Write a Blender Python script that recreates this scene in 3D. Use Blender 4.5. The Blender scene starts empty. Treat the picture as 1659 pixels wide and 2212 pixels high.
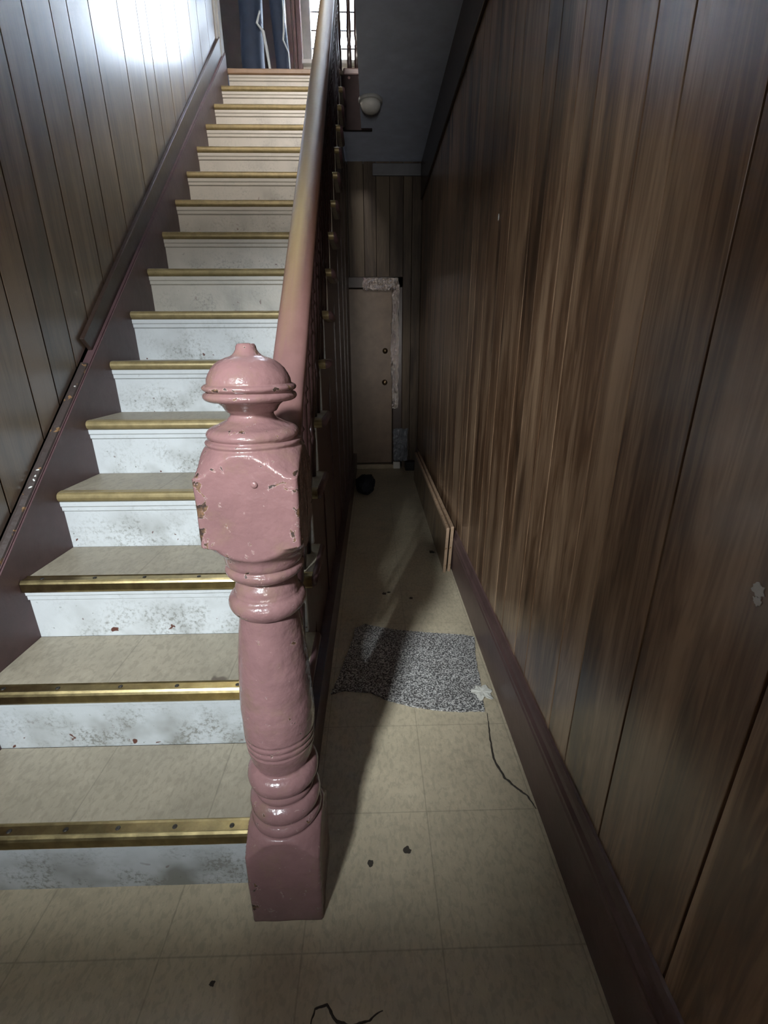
import bpy, bmesh, math, random
from mathutils import Vector, Matrix, noise
random.seed(7)
C = bpy.context.scene.collection
PI = math.pi

# ---------------------------------------------------------------- camera
cam_d = bpy.data.cameras.new('camera'); cam = bpy.data.objects.new('camera', cam_d); C.objects.link(cam)
YAW, PITCH, ROLL, FPX = 0.02235, 0.345742, -0.005044, 970.1
cy_, sy_, cp_, sp_ = math.cos(YAW), math.sin(YAW), math.cos(PITCH), math.sin(PITCH)
fwd = Vector((sy_*cp_, cy_*cp_, -sp_)); rt = Vector((cy_, -sy_, 0)); up = rt.cross(fwd)
r2 = math.cos(ROLL)*rt + math.sin(ROLL)*up; u2 = -math.sin(ROLL)*rt + math.cos(ROLL)*up
M = Matrix((r2, u2, -fwd)).transposed().to_4x4(); M.translation = Vector((0.08216, 0.00305, 1.17405))
cam.matrix_world = M
cam_d.sensor_fit = 'VERTICAL'; cam_d.sensor_height = 24.0; cam_d.lens = FPX*24.0/2212.0
cam_d.clip_start = 0.02; cam_d.clip_end = 100
bpy.context.scene.camera = cam

# ---------------------------------------------------------------- world, lights, exposure
w = bpy.data.worlds.new('sky'); bpy.context.scene.world = w; w.use_nodes = True
w.node_tree.nodes['Background'].inputs[0].default_value = (0.75, 0.85, 1.0, 1)
w.node_tree.nodes['Background'].inputs[1].default_value = 1.0
def area(name, loc, target, sx, sy, power, col, spread=PI):
    l = bpy.data.lights.new(name, 'AREA'); l.shape = 'RECTANGLE'; l.size = sx; l.size_y = sy
    l.energy = power; l.color = col; l.spread = spread
    o = bpy.data.objects.new(name, l); C.objects.link(o); o.location = loc
    o.rotation_euler = (Vector(target)-Vector(loc)).to_track_quat('-Z', 'Y').to_euler(); return o
area('daylight_through_street_door_glass', (-0.68, -1.30, 2.28), (-0.1, 1.2, 0.7), 0.20, 0.24, 142, (0.87, 0.95, 1.0))
area('daylight_landing_window', (-0.05, 5.42, 4.5), (-0.1, 0, 4.3), 1.0, 1.9, 1800, (0.72, 0.84, 1.0))
area('fill_behind_viewer', (0.0, -5.2, 0.9), (0.05, 4.6, 1.3), 0.9, 2.6, 430, (1.0, 0.97, 0.92))  # unseen fill lamp added to brighten the corridor end and ceiling
area('fill_upper_risers', (-0.40, -0.50, 4.35), (-0.50, 3.75, 2.75), 0.7, 0.7, 11, (1.0, 0.93, 0.87), math.radians(42))  # unseen lamp added to lift the upper risers, no window there
vs = bpy.context.scene.view_settings
vs.view_transform = 'Standard'; vs.look = 'None'; vs.gamma = 1; vs.use_curve_mapping = False; vs.exposure = 0.0

# ---------------------------------------------------------------- helpers
def link(name, me, m=None, parent=None, loc=(0, 0, 0), smooth=False):
    o = bpy.data.objects.new(name, me); C.objects.link(o); o.location = loc
    if m: me.materials.append(m)
    if parent: o.parent = parent
    if smooth:
        for p in me.polygons: p.use_smooth = True
    return o
def obj(name, bm, m=None, parent=None, loc=(0, 0, 0), smooth=False):
    bmesh.ops.recalc_face_normals(bm, faces=bm.faces)
    me = bpy.data.meshes.new(name); bm.to_mesh(me); bm.free()
    return link(name, me, m, parent, loc, smooth)
def thing(name, label, cat, loc=(0, 0, 0), group=None):
    o = bpy.data.objects.new(name, None); C.objects.link(o); o.location = loc
    o.empty_display_size = 0.05
    return tag(o, label, cat, group)
def tag(o, label, cat, group=None):
    o['label'] = label; o['category'] = cat
    if group: o['group'] = group
    return o
def struct(o, label=None):
    o['kind'] = 'structure'
    if label: o['label'] = label
    return o
def box(bm, x0, x1, y0, y1, z0, z1, bev=0.0, seg=2):
    r = bmesh.ops.create_cube(bm, size=1)
    vs_ = r['verts']
    for v in vs_:
        v.co = Vector(((x0+x1)/2+v.co.x*(x1-x0), (y0+y1)/2+v.co.y*(y1-y0), (z0+z1)/2+v.co.z*(z1-z0)))
    if bev > 0:
        es = list({e for v in vs_ for e in v.link_edges})
        bmesh.ops.bevel(bm, geom=es, offset=bev, segments=seg, affect='EDGES', profile=0.5)
    return bm
def prism_x(bm, poly, x0, x1):          # poly in (y,z)
    a = [bm.verts.new((x0, y, z)) for y, z in poly]; b = [bm.verts.new((x1, y, z)) for y, z in poly]
    bm.faces.new(a); bm.faces.new(b[::-1]); n = len(poly)
    for i in range(n): bm.faces.new((a[i], b[i], b[(i+1) % n], a[(i+1) % n]))
def prism_z(bm, poly, z0, z1):
    a = [bm.verts.new((x, y, z0)) for x, y in poly]; b = [bm.verts.new((x, y, z1)) for x, y in poly]
    bm.faces.new(a[::-1]); bm.faces.new(b); n = len(poly)
    for i in range(n): bm.faces.new((a[i], a[(i+1) % n], b[(i+1) % n], b[i]))
def sweep(bm, path, prof, side=Vector((1, 0, 0))):   # prof (s,t): s along side, t along normal
    rings = []
    for i, p in enumerate(path):
        d = (path[min(i+1, len(path)-1)]-path[max(i-1, 0)]).normalized()
        s = (side - d*side.dot(d)).normalized(); t = s.cross(d)
        rings.append([bm.verts.new(p+s*a+t*b) for a, b in prof])
    n = len(prof)
    for i in range(len(rings)-1):
        for j in range(n):
            bm.faces.new((rings[i][j], rings[i][(j+1) % n], rings[i+1][(j+1) % n], rings[i+1][j]))
    bm.faces.new(rings[0]); bm.faces.new(rings[-1][::-1])
def tube(bm, pts, r, seg=8):
    pr = [(math.cos(2*PI*k/seg)*r, math.sin(2*PI*k/seg)*r) for k in range(seg)]
    d = (pts[-1]-pts[0]).normalized()
    s = Vector((1, 0, 0)) if abs(d.x) < 0.8 else Vector((0, 0, 1))
    sweep(bm, pts, pr, s)
def lathe(bm, prof, seg=32, square=None, cx=0, cy=0, shear=(0, 0)):
    # turned stock: r = min(profile, square section)
    rings = []
    for z, r in prof:
        ring = []
        for k in range(seg):
            a = 2*PI*(k+0.5)/seg
            rr = r
            if square:
                h = square(z) if callable(square) else square
                rr = min(r, h/max(abs(math.cos(a)), abs(math.sin(a))))
            ring.append(bm.verts.new((cx+shear[0]*z+rr*math.cos(a), cy+shear[1]*z+rr*math.sin(a), z)))
        rings.append(ring)
    for i in range(len(rings)-1):
        for k in range(seg):
            bm.faces.new((rings[i][k], rings[i][(k+1) % seg], rings[i+1][(k+1) % seg], rings[i+1][k]))
    bm.faces.new(rings[0][::-1]); bm.faces.new(rings[-1])

# ---------------------------------------------------------------- materials
class NT:
    def __init__(s, name):
        s.m = bpy.data.materials.new(name); s.m.use_nodes = True; s.t = s.m.node_tree; s.n = s.t.nodes
        s.b = s.n['Principled BSDF']
        s.co = s.n.new('ShaderNodeTexCoord')
    def l(s, a, b): s.t.links.new(a, b)
    def map(s, scale, src='Object', loc=(0, 0, 0), rot=(0, 0, 0)):
        m = s.n.new('ShaderNodeMapping'); m.inputs['Scale'].default_value = scale; m.inputs['Location'].default_value = loc
        m.inputs['Rotation'].default_value = rot
        s.l(s.co.outputs[src], m.inputs[0]); return m.outputs[0]
    def noise(s, vec, scale=5, det=4, rough=.6, dist=0):
        n = s.n.new('ShaderNodeTexNoise'); n.inputs['Scale'].default_value = scale; n.inputs['Detail'].default_value = det
        n.inputs['Roughness'].default_value = rough; n.inputs['Distortion'].default_value = dist
        s.l(vec, n.inputs['Vector']); return n.outputs[0]
    def ramp(s, fac, stops):
        r = s.n.new('ShaderNodeValToRGB'); e = r.color_ramp.elements
        while len(e) < len(stops): e.new(0.5)
        for i, (p, c) in enumerate(stops):
            e[i].position = p; e[i].color = (*c, 1) if isinstance(c, tuple) else (c, c, c, 1)
        s.l(fac, r.inputs[0]); return r.outputs[0]
    def mix(s, fac, a, b, mode='MIX'):
        m = s.n.new('ShaderNodeMix'); m.data_type = 'RGBA'; m.blend_type = mode
        for v, i in ((fac, 0), (a, 6), (b, 7)):
            if isinstance(v, (int, float)): m.inputs[i].default_value = v
            elif isinstance(v, tuple): m.inputs[i].default_value = (*v, 1)
            else: s.l(v, m.inputs[i])
        return m.outputs[2]
    def math(s, op, a, b=0.0, c=None):
        m = s.n.new('ShaderNodeMath'); m.operation = op
        for i, v in enumerate((a, b) if c is None else (a, b, c)):
            if isinstance(v, (int, float)): m.inputs[i].default_value = v
            else: s.l(v, m.inputs[i])
        return m.outputs[0]
    def sep(s, vec):
        m = s.n.new('ShaderNodeSeparateXYZ'); s.l(vec, m.inputs[0]); return m.outputs
    def bump(s, h, st=.3, dist=.01):
        b = s.n.new('ShaderNodeBump'); b.inputs['Strength'].default_value = st; b.inputs['Distance'].default_value = dist
        s.l(h, b.inputs['Height']); s.l(b.outputs[0], s.b.inputs['Normal']); return b
    def col(s, c):
        if isinstance(c, tuple): s.b.inputs['Base Color'].default_value = (*c, 1)
        else: s.l(c, s.b.inputs['Base Color'])
    def rough(s, c):
        if isinstance(c, (int, float)): s.b.inputs['Roughness'].default_value = c
        else: s.l(c, s.b.inputs['Roughness'])

def wood_panel(name, dark, mid, light, rough=.34, along='y', spec=.5, seed=0.0, coat=1.0, cr=.23, cior=1.55):
    t = NT(name)
    isl = t.n.new('ShaderNodeNewGeometry').outputs['Random Per Island']
    off = t.n.new('ShaderNodeCombineXYZ'); t.l(t.math('MULTIPLY', isl, 37.0), off.inputs[2]); t.l(t.math('MULTIPLY', isl, 11.0), off.inputs[1])
    add = t.n.new('ShaderNodeVectorMath'); add.operation = 'ADD'; t.l(t.co.outputs['Object'], add.inputs[0]); t.l(off.outputs[0], add.inputs[1])
    def mp(sc):
        m = t.n.new('ShaderNodeMapping'); m.inputs['Scale'].default_value = sc; m.inputs['Location'].default_value = (seed, seed, seed)
        t.l(add.outputs[0], m.inputs[0]); return m.outputs[0]
    big = t.noise(mp((7, 7, .75)), 1.0, 5, .62, .9); blot = t.noise(mp((3.2, 3.2, 1.4)), 1.0, 3, .5, .6)
    fine = t.noise(mp((60, 60, 1.2)), 1.0, 6, .7, .3)
    rings = t.noise(mp((16, 16, 1.1)), 1.0, 3, .5, 2.2)
    wv = t.math('SINE', t.math('MULTIPLY', rings, 34.0))
    f = t.math('ADD', t.math('MULTIPLY', big, .9), t.math('ADD', t.math('MULTIPLY', fine, .32), t.math('MULTIPLY', wv, .035)))
    f = t.math('ADD', f, t.math('MULTIPLY', isl, .09)); f = t.math('ADD', f, t.math('MULTIPLY', t.math('SUBTRACT', blot, .5), .35))
    c = t.ramp(f, [(.40, dark), (.60, mid), (.80, light)])
    kn = t.noise(mp((5.5, 5.5, 1.3)), 1.0, 2, .5, .4)
    c = t.mix(t.ramp(kn, [(.58, 0.0), (.68, .85)]), c, dark)
    t.col(c)
    dirt = t.noise(t.map((3, 3, 3)), 1.0, 5, .7)
    rr = t.math('ADD', t.math('MULTIPLY', dirt, .18), rough-.08); t.rough(rr)
    t.b.inputs['Specular IOR Level'].default_value = spec
    t.bump(t.math('ADD', fine, t.math('MULTIPLY', big, .6)), .12, .003)
    t.b.inputs['Coat Weight'].default_value = coat; t.b.inputs['Coat Roughness'].default_value = cr; t.b.inputs['Coat IOR'].default_value = cior
    return t.m
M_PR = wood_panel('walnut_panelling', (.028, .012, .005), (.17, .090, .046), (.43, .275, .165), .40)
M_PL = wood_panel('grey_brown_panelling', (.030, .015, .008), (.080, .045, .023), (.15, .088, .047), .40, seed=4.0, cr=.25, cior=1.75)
M_PE = wood_panel('end_panelling', (.03, .02, .014), (.07, .05, .035), (.12, .09, .06), .55, spec=.3, seed=9.0, coat=.0)

def paint(name, c, rough=.35, lump=.25, chips=None, cc=(.05, .025, .015), var=.18, lumpscale=35, spec=.5):
    t = NT(name)
    n1 = t.noise(t.map((1, 1, 1)), 9, 5, .65)
    base = t.mix(t.ramp(n1, [(.3, 0.0), (.72, 1.0)]), tuple(x*(1-var) for x in c), tuple(min(1, x*(1+var)) for x in c))
    h = t.noise(t.map((1, 1, 1)), lumpscale, 3, .5)
    if chips:
        n2 = t.noise(t.map((1, 1, 1)), chips[0], 3, .55, .3)
        mk = t.ramp(n2, [(chips[1], 0.0), (chips[1]+.012, 1.0)])
        if len(chips) > 2:
            g = t.n.new('ShaderNodeNewGeometry').outputs['Pointiness']
            n3 = t.noise(t.map((1, 1, 1)), 40, 3, .6)
            e = t.math('MULTIPLY', t.ramp(g, [(chips[2], 0.0), (chips[2]+.03, 1.0)]), t.ramp(n3, [(.52, 0.0), (.56, 1.0)]))
            mk = t.math('MAXIMUM', mk, e)
        cc2 = t.mix(t.ramp(t.noise(t.map((1, 1, 1)), 60, 2), [(.45, 0.0), (.6, 1.0)]), cc, (.22, .12, .05))
        base = t.mix(mk, base, cc2)
        h = t.math('SUBTRACT', h, t.math('MULTIPLY', mk, .5))
    t.col(base); t.rough(rough); t.bump(h, lump, .006); t.b.inputs['Specular IOR Level'].default_value = spec
    return t.m
MAUVE = (.205, .112, .110)
def newel_mat():
    t = NT('mauve_gloss_chipped_paint'); o = t.map((1, 1, 1))
    n1 = t.noise(o, 9, 5, .65)
    base = t.mix(t.ramp(n1, [(.3, 0.0), (.72, 1.0)]), tuple(x*.85 for x in MAUVE), tuple(x*1.15 for x in MAUVE))
    base = t.mix(t.ramp(t.noise(t.map((1, 1, 1), loc=(2, 3, 4)), 13, 5, .7), [(.52, 0.0), (.70, .55)]), base, (.19, .125, .085))
    at = t.n.new('ShaderNodeAttribute'); at.attribute_name = 'wear'
    n2 = t.noise(t.map((1, 1, 1), loc=(5, 1, 7)), 46, 4, .62, .5)
    v = t.math('ADD', n2, t.math('MULTIPLY', at.outputs['Fac'], .165))
    mk = t.ramp(v, [(.665, 0.0), (.680, 1.0)])
    rim = t.math('SUBTRACT', t.ramp(v, [(.645, 0.0), (.662, 1.0)]), mk)
    cc = t.mix(t.ramp(t.noise(t.map((1, 1, 1)), 90, 2), [(.44, 0.0), (.60, 1.0)]), (.030, .016, .011), (.15, .08, .04))
    c = t.mix(mk, base, cc); c = t.mix(t.math('MULTIPLY', rim, .5), c, (.42, .30, .28))
    t.col(c); t.rough(t.math('ADD', .20, t.math('MULTIPLY', mk, .45)))
    h = t.math('SUBTRACT', t.math('ADD', t.noise(o, 42, 3, .5), t.math('MULTIPLY', t.noise(o, 120, 2, .5), .25)), t.math('MULTIPLY', mk, .6))
    t.bump(h, .38, .006); return t.m
M_NEWEL = newel_mat()
M_SKIRT = paint('mauve_brown_paint', (.10, .055, .058), .42, .2, chips=(14, .74), cc=(.25, .17, .11))
M_STRING = paint('dark_maroon_paint', (.062, .030, .027), .38, .2)
M_BASE = paint('plum_baseboard_paint', (.115, .068, .062), .4, .15)
M_DARKTRIM = paint('dark_brown_trim', (.045, .028, .022), .3, .15)
M_LEDGE = paint('worn_ledge', (.05, .036, .032), .5, .4, chips=(30, .62), cc=(.05, .035, .025), lumpscale=60)

def riser_mat(name, c, dirt, c2=None):
    t = NT(name)
    ob = t.co.outputs['Object']
    oi = t.n.new('ShaderNodeObjectInfo').outputs['Random']
    off = t.n.new('ShaderNodeCombineXYZ'); t.l(t.math('MULTIPLY', oi, 50), off.inputs[0])
    ad = t.n.new('ShaderNodeVectorMath'); ad.operation = 'ADD'; t.l(ob, ad.inputs[0]); t.l(off.outputs[0], ad.inputs[1])
    def nz(sc, det, ro, dist=0):
        return t.noise(ad.outputs[0], sc, det, ro, dist)
    x, y, z = t.sep(ob)
    zz = t.ramp(t.math('MULTIPLY', z, 5.3), [(0.0, 1.0), (.35, .85), (.8, .12)])
    xx = t.ramp(t.math('ADD', x, .5), [(0.02, .15), (.35, .9), (.75, 1.0), (1.0, .5)])
    smear = t.math('ADD', t.math('MULTIPLY', t.ramp(nz(7, 3, .5), [(.45, 0.0), (.68, 1.0)]), .6), t.math('MULTIPLY', t.ramp(nz(9, 2, .5), [(.42, 0.0), (.6, 1.0)]), t.ramp(nz(85, 4, .7), [(.48, 0.0), (.68, .9)])))
    m1 = t.math('MULTIPLY', t.math('MULTIPLY', smear, zz), t.math('MULTIPLY', xx, dirt))
    a = t.mix(t.math('MINIMUM', t.math('MULTIPLY', m1, 1.35), .8), c, (.15, .145, .12))
    fl = t.ramp(nz(55, 2, .5), [(.70, 0.0), (.72, 1.0)])
    a = t.mix(t.math('MULTIPLY', fl, t.math('MULTIPLY', zz, .7)), a, (.12, .12, .10))
    ch = t.math('MULTIPLY', t.ramp(nz(26, 2, .6, .4), [(.69, 0.0), (.70, 1.0)]), t.ramp(t.math('MULTIPLY', z, 5.3), [(.2, 1.0), (.5, 0.0)]))
    a = t.mix(ch, a, (.10, .035, .025))
    t.col(a); t.rough(.38); t.bump(nz(30, 4, .6), .25, .004)
    return t.m
M_RISER = riser_mat('white_gloss_riser', (.55, .57, .575), .8)
M_RISER2 = riser_mat('shaded_cream_riser', (.46, .425, .36), .7)  # upper risers: cream base also carries the shade above the light cutoff
M_RISER0 = riser_mat('scuffed_shaded_riser', (.44, .46, .465), 1.25)  # foot risers: extra dirt, base darkened for shade and less bounce

def lino(name, c, grid):
    t = NT(name); ob = t.co.outputs['Object']
    n = t.noise(t.map((1, 1, 1)), 6, 6, .7)
    a = t.mix(t.ramp(n, [(.3, 0.0), (.75, 1.0)]), tuple(x*.80 for x in c), tuple(x*1.12 for x in c))
    sp = t.noise(t.map((1, .55, 1)), 85, 3, .6, .4)
    a = t.mix(t.ramp(sp, [(.40, .45), (.50, 0.0)]), a, tuple(x*.62 for x in c))
    a = t.mix(t.ramp(sp, [(.60, 0.0), (.70, .30)]), a, tuple(min(1, x*1.35) for x in c))
    sm = t.noise(t.map((1, 1, 1), loc=(3, 1, 0)), 3.1, 7, .75)
    a = t.mix(t.ramp(sm, [(.58, 0.0), (.78, .55)]), a, (.07, .065, .05))
    spots = t.noise(t.map((1, 1, 1), loc=(9, 4, 0)), 14, 2, .5)
    a = t.mix(t.ramp(spots, [(.76, 0.0), (.79, .8)]), a, (.06, .04, .03))
    x, y, z = t.sep(ob)
    def seam(v, o, s):
        q = t.math('FRACT', t.math('MULTIPLY', t.math('ADD', v, -o+s*40), 1/s))
        q = t.math('ABSOLUTE', t.math('SUBTRACT', q, .5))
        return t.ramp(q, [(.4935, 0.0), (.4975, .45)])
    sm2 = t.math('MAXIMUM', seam(x, grid[0], grid[1]), seam(y, grid[2], grid[3]))
    a = t.mix(sm2, a, tuple(x*.35 for x in c))
    t.col(a); t.rough(t.math('ADD', t.math('MULTIPLY', n, .3), .34))
    t.bump(t.math('SUBTRACT', sp, sm2), .22, .003)
    return t.m
M_FLOOR = lino('beige_lino_tiles', (.53, .45, .315), (.213, .2925, .572, .2965))
M_TREAD = lino('tread_lino', (.31, .272, .205), (-.300, .305, 50.13, 100.0))

def metal(name, c, rough, met=1.0, n=30):
    t = NT(name); t.b.inputs['Metallic'].default_value = met
    k = t.noise(t.map((1, 1, 1)), n, 4, .65)
    t.col(t.mix(t.ramp(k, [(.35, 0.0), (.65, 1.0)]), tuple(x*.7 for x in c), c))
    t.rough(t.math('ADD', t.math('MULTIPLY', k, .2), rough-.1)); t.bump(k, .12, .002); return t.m
M_BRASS = metal('brass_edging', (.50, .40, .20), .32)
M_GOLD = metal('gold_painted_nosing', (.33, .255, .12), .42, .35)
M_SCREW = metal('dark_screw', (.05, .045, .04), .5, .6)
M_CEIL = paint('grey_plaster', (.66, .74, .92), .65, .15, var=.10, lumpscale=12)
M_WHITE = paint('off_white_paint', (.70, .69, .65), .45, .15, var=.08)
M_GREYDARK = paint('dark_grey_moulding', (.14, .14, .15), .5, .15)
M_GREYTRIM = paint('grey_white_trim', (.42, .42, .40), .35, .15)
M_WALLUP = paint('upstairs_wall_paint', (.66, .62, .56), .6, .1)
M_DOORB = paint('brown_door_paint', (.17, .115, .075), .45, .12)
M_CASING = paint('brown_casing', (.16, .10, .095), .4, .1)
M_BLACK = paint('black_void', (.006, .006, .006), .9, .0)
M_GLASS = NT('window_glass'); M_GLASS.b.inputs['Transmission Weight'].default_value = 1; M_GLASS.b.inputs['Roughness'].default_value = 0; M_GLASS.b.inputs['IOR'].default_value = 1.02; M_GLASS = M_GLASS.m

# handrail: mauve paint, worn browner further up, golden sheen painted along the crown
t = NT('worn_handrail_with_sheen')
n1 = t.noise(t.map((1, 1, 1)), 9, 5, .65)
p0 = t.mix(t.ramp(n1, [(.3, 0.0), (.7, 1.0)]), (.165, .085, .077), (.215, .115, .105))
x, y, z = t.sep(t.co.outputs['Object'])
st = t.noise(t.map((45, 3, 3)), 1.0, 5, .7)
grow = t.ramp(t.math('ADD', t.math('MULTIPLY', y, .5), t.math('MULTIPLY', st, .16)), [(.60, 0.0), (.80, 1.0)])
# distance from crown: rail centre x = -0.095 - 0.0135*(y-0.78)
cxr = t.math('ADD', x, t.math('ADD', .0845, t.math('MULTIPLY', y, .0135)))
crown = t.ramp(t.math('ABSOLUTE', t.math('ADD', cxr, t.math('MULTIPLY', st, .02), )), [(.008, 1.0), (.030, 0.0)])
mk = t.math('MULTIPLY', grow, crown)
bro = t.mix(grow, p0, (.085, .040, .026))
c = t.mix(t.math('MULTIPLY', mk, .8), bro, (.36, .27, .13))
t.col(c); t.rough(.30); t.bump(t.noise(t.map((1, 1, 1)), 60, 3), .12, .003)
M_RAIL = t.m

# ---------------------------------------------------------------- dimensions
RISE, RUN, Y1 = .19, .22378, .7073
XL, XST, XR = -.91, -.121, .5366
XW = -.94                      # left panelling face
Y_END = 4.65; Z_CEIL = 2.70; Z_LAND = 16*RISE; Y_LAND = Y1+15*RUN; Z_TOP = 5.6
YF = -.60                      # front hall wall
SL = RISE/RUN
skirt_z = lambda y: .2994+SL*(y-Y1)

# ---------------------------------------------------------------- shell
bm = bmesh.new(); box(bm, -1.0, .60, YF-.1, 4.9, -.08, 0)
floor = struct(obj('floor', bm, M_FLOOR), 'beige speckled vinyl tile floor of the narrow hall')

def planks(edges, x0, x1, zb, zt, thick_dir):
    bm = bmesh.new()
    for a, b in zip(edges[:-1], edges[1:]):
        g = .0022
        a2, b2 = a+g, b-g
        # four-sided plank with small chamfers on its face
        ch = .0007
        za, zb_ = zb(a2), zb(b2)
        f = x1; bk = x0
        def col(yy, xx, zlo): return bm.verts.new((xx, yy, zlo)), bm.verts.new((xx, yy, zt))
        s = [col(a2, bk, za), col(a2, f-thick_dir*ch, za), col(a2+ch, f, za), col(b2-ch, f, zb_), col(b2, f-thick_dir*ch, zb_), col(b2, bk, zb_)]
        for i in range(6):
            p, q = s[i], s[(i+1) % 6]
            bm.faces.new((p[0], q[0], q[1], p[1]))
        bm.faces.new([v[0] for v in s]); bm.faces.new([v[1] for v in s][::-1])
    return bm
gr = [YF, -.45, -.31, -.1, .02, .215, .418, .640, .815, .921, 1.124, 1.23, 1.377, 1.482, 1.70, 1.81, 2.01, 2.18, 2.29, 2.49, 2.66, 2.78, 3.0, 3.11, 3.30, 3.46, 3.58, 3.78, 3.99, 4.10, 4.31, 4.46, Y_END]
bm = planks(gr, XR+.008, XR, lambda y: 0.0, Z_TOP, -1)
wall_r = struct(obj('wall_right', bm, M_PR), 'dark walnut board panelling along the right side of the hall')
bm = bmesh.new(); box(bm, XR+.0075, XR+.06, YF-.05, 5.3, -.05, Z_TOP)
b = obj('wall_backing', bm, M_BLACK, wall_r)
# torn paper patches and flakes on the right wall
def flake(bm, c, ry, rz, nx, n=18, seed=1):
    rnd = random.Random(seed); vs_ = []; bk = []
    for k in range(n):
        a = 2*PI*k/n; s = .6+.5*rnd.random()
        vs_.append(bm.verts.new((c[0]-nx*.0012, c[1]+math.cos(a)*ry*s, c[2]+math.sin(a)*rz*s)))
        bk.append(bm.verts.new((c[0]+nx*.0008, c[1]+math.cos(a)*ry*s, c[2]+math.sin(a)*rz*s)))
    bm.faces.new(vs_); bm.faces.new(bk[::-1])
    for k in range(n): bm.faces.new((vs_[k], vs_[(k+1) % n], bk[(k+1) % n], bk[k]))
bm = bmesh.new()
flake(bm, (XR, .462, .905), .010, .010, 1, seed=3); flake(bm, (XR, .459, .891), .007, .007, 1, seed=8); flake(bm, (XR, 1.851, 1.616), .004, .011, 1, seed=5)
obj('paint_chip', bm, M_WHITE, wall_r)['label'] = 'pale torn patch on the panelling'

gl = [YF, -.41, -.2, .0, .11, .33, .52, .63, .85, .99, 1.213, 1.415, 1.524, 1.656, 1.783, 1.936, 2.044, 2.2, 2.448, 2.645, 2.753, 2.953, 3.162, 3.403, 3.56, 3.76, 3.93, 4.03]
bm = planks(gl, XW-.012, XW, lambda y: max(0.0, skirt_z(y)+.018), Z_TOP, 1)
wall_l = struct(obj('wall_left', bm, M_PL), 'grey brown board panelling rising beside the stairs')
bm = bmesh.new(); box(bm, XW-.08, XW-.0125, YF-.05, 4.03, -.05, Z_TOP)
obj('wall_backing', bm, M_BLACK, wall_l)
# end wall of corridor with door opening
DX0, DX1, DZ = -.40, .272, 1.712
bm = planks([0], 0, 0, lambda y: 0, 0, 1)
def vplank_y(bm, x0, x1, z0, z1, y=Y_END):
    box(bm, x0+.0015, x1-.0015, y, y+.03, z0, z1, .002, 1)
for a, b_ in ((.372, .45), (.45, XR)): vplank_y(bm, a, b_, 0, Z_CEIL)
xs = [-.9, -.7, -.5, -.3, -.12, .02, .13, .25, .372]
for a, b_ in zip(xs[:-1], xs[1:]): vplank_y(bm, a, b_, 1.81, Z_CEIL)
wall_e = struct(obj('wall_end', bm, M_PE), 'dark panelled wall at the far end of the corridor')
bm = bmesh.new(); box(bm, -.95, .6, Y_END+.06, Y_END+.12, -.05, Z_CEIL); obj('wall_backing', bm, M_BLACK, wall_e)
# unseen front wall; door glass opening, added fill opening and baffle shape the light
bm = bmesh.new()
ox0, ox1, oz0, oz1 = -.93, -.345, 1.545, 2.10
px0, px1, pz0, pz1 = -.17, .13, 1.0, 1.62
box(bm, -1.0, ox0, YF-.06, YF, 0, Z_TOP); box(bm, px1, .6, YF-.06, YF, 0, Z_TOP)
box(bm, ox1, px0, YF-.06, YF, 0, Z_TOP); box(bm, ox1+.01, px0-.01, YF-1.2, YF-.05, 0, Z_TOP); box(bm, px0, px1, YF-.06, YF, 0, pz0); box(bm, px0, px1, YF-.06, YF, pz1, Z_TOP)
box(bm, ox0, ox1, YF-.06, YF, 0, oz0); box(bm, ox0, ox1, YF-.06, YF, oz1, Z_TOP)
bm2 = bmesh.new(); box(bm2, -1.0, .6, YF, YF+.01, 2.75, Z_TOP); struct(obj('front_bounce_panel', bm2, M_WALLUP))  # unseen pale panel added to bounce window light onto the risers
struct(obj('wall_front', bm, M_DOORB), 'brown street door wall behind the viewer, with added light opening and baffle')
# ceiling over the corridor: slab of the upper floor, open above the stairs
bm = bmesh.new(); box(bm, .020, XR, 2.2, Y_LAND+.022, Z_CEIL, Z_LAND-.02); box(bm, -2.3, XR, Y_LAND+.022, 5.3, Z_CEIL, Z_LAND-.02)
struct(obj('ceiling', bm, M_CEIL), 'grey plaster ceiling over the narrow corridor')
bm = bmesh.new(); box(bm, -2.3, .6, YF-.1, 5.3, Z_TOP, Z_TOP+.05)
struct(obj('ceiling_upper', bm, M_WHITE))
bm = bmesh.new(); box(bm, .020, XR, 2.2, Y_LAND, Z_LAND-.02, Z_LAND); box(bm, -2.3, XR, Y_LAND, 5.3, Z_LAND-.02, Z_LAND)
struct(obj('floor_upper', bm, M_TREAD), 'upper landing floor at the head of the stairs')
bm = bmesh.new(); box(bm, XST+.004, .10, Y_LAND-.025, Y_LAND-.002, Z_CEIL-.012, Z_LAND-.036, .003); struct(obj('trim_4', bm, paint('matt_dark_fascia', (.03, .022, .022), .9, .1, spec=.1)), 'dark fascia under the landing edge')
# frieze board under the corridor ceiling
bm = bmesh.new(); box(bm, XR-.014, XR, 2.2, Y_END, 2.42, Z_CEIL, .004); struct(obj('trim_1', bm, M_DARKTRIM), 'dark frieze board under the corridor ceiling')
bm = bmesh.new(); box(bm, .10, XR-.014, Y_END-.03, Y_END, Z_CEIL-.11, Z_CEIL-.02, .008); struct(obj('trim_2', bm, M_GREYDARK), 'grey moulding where the end wall meets the ceiling')
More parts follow.
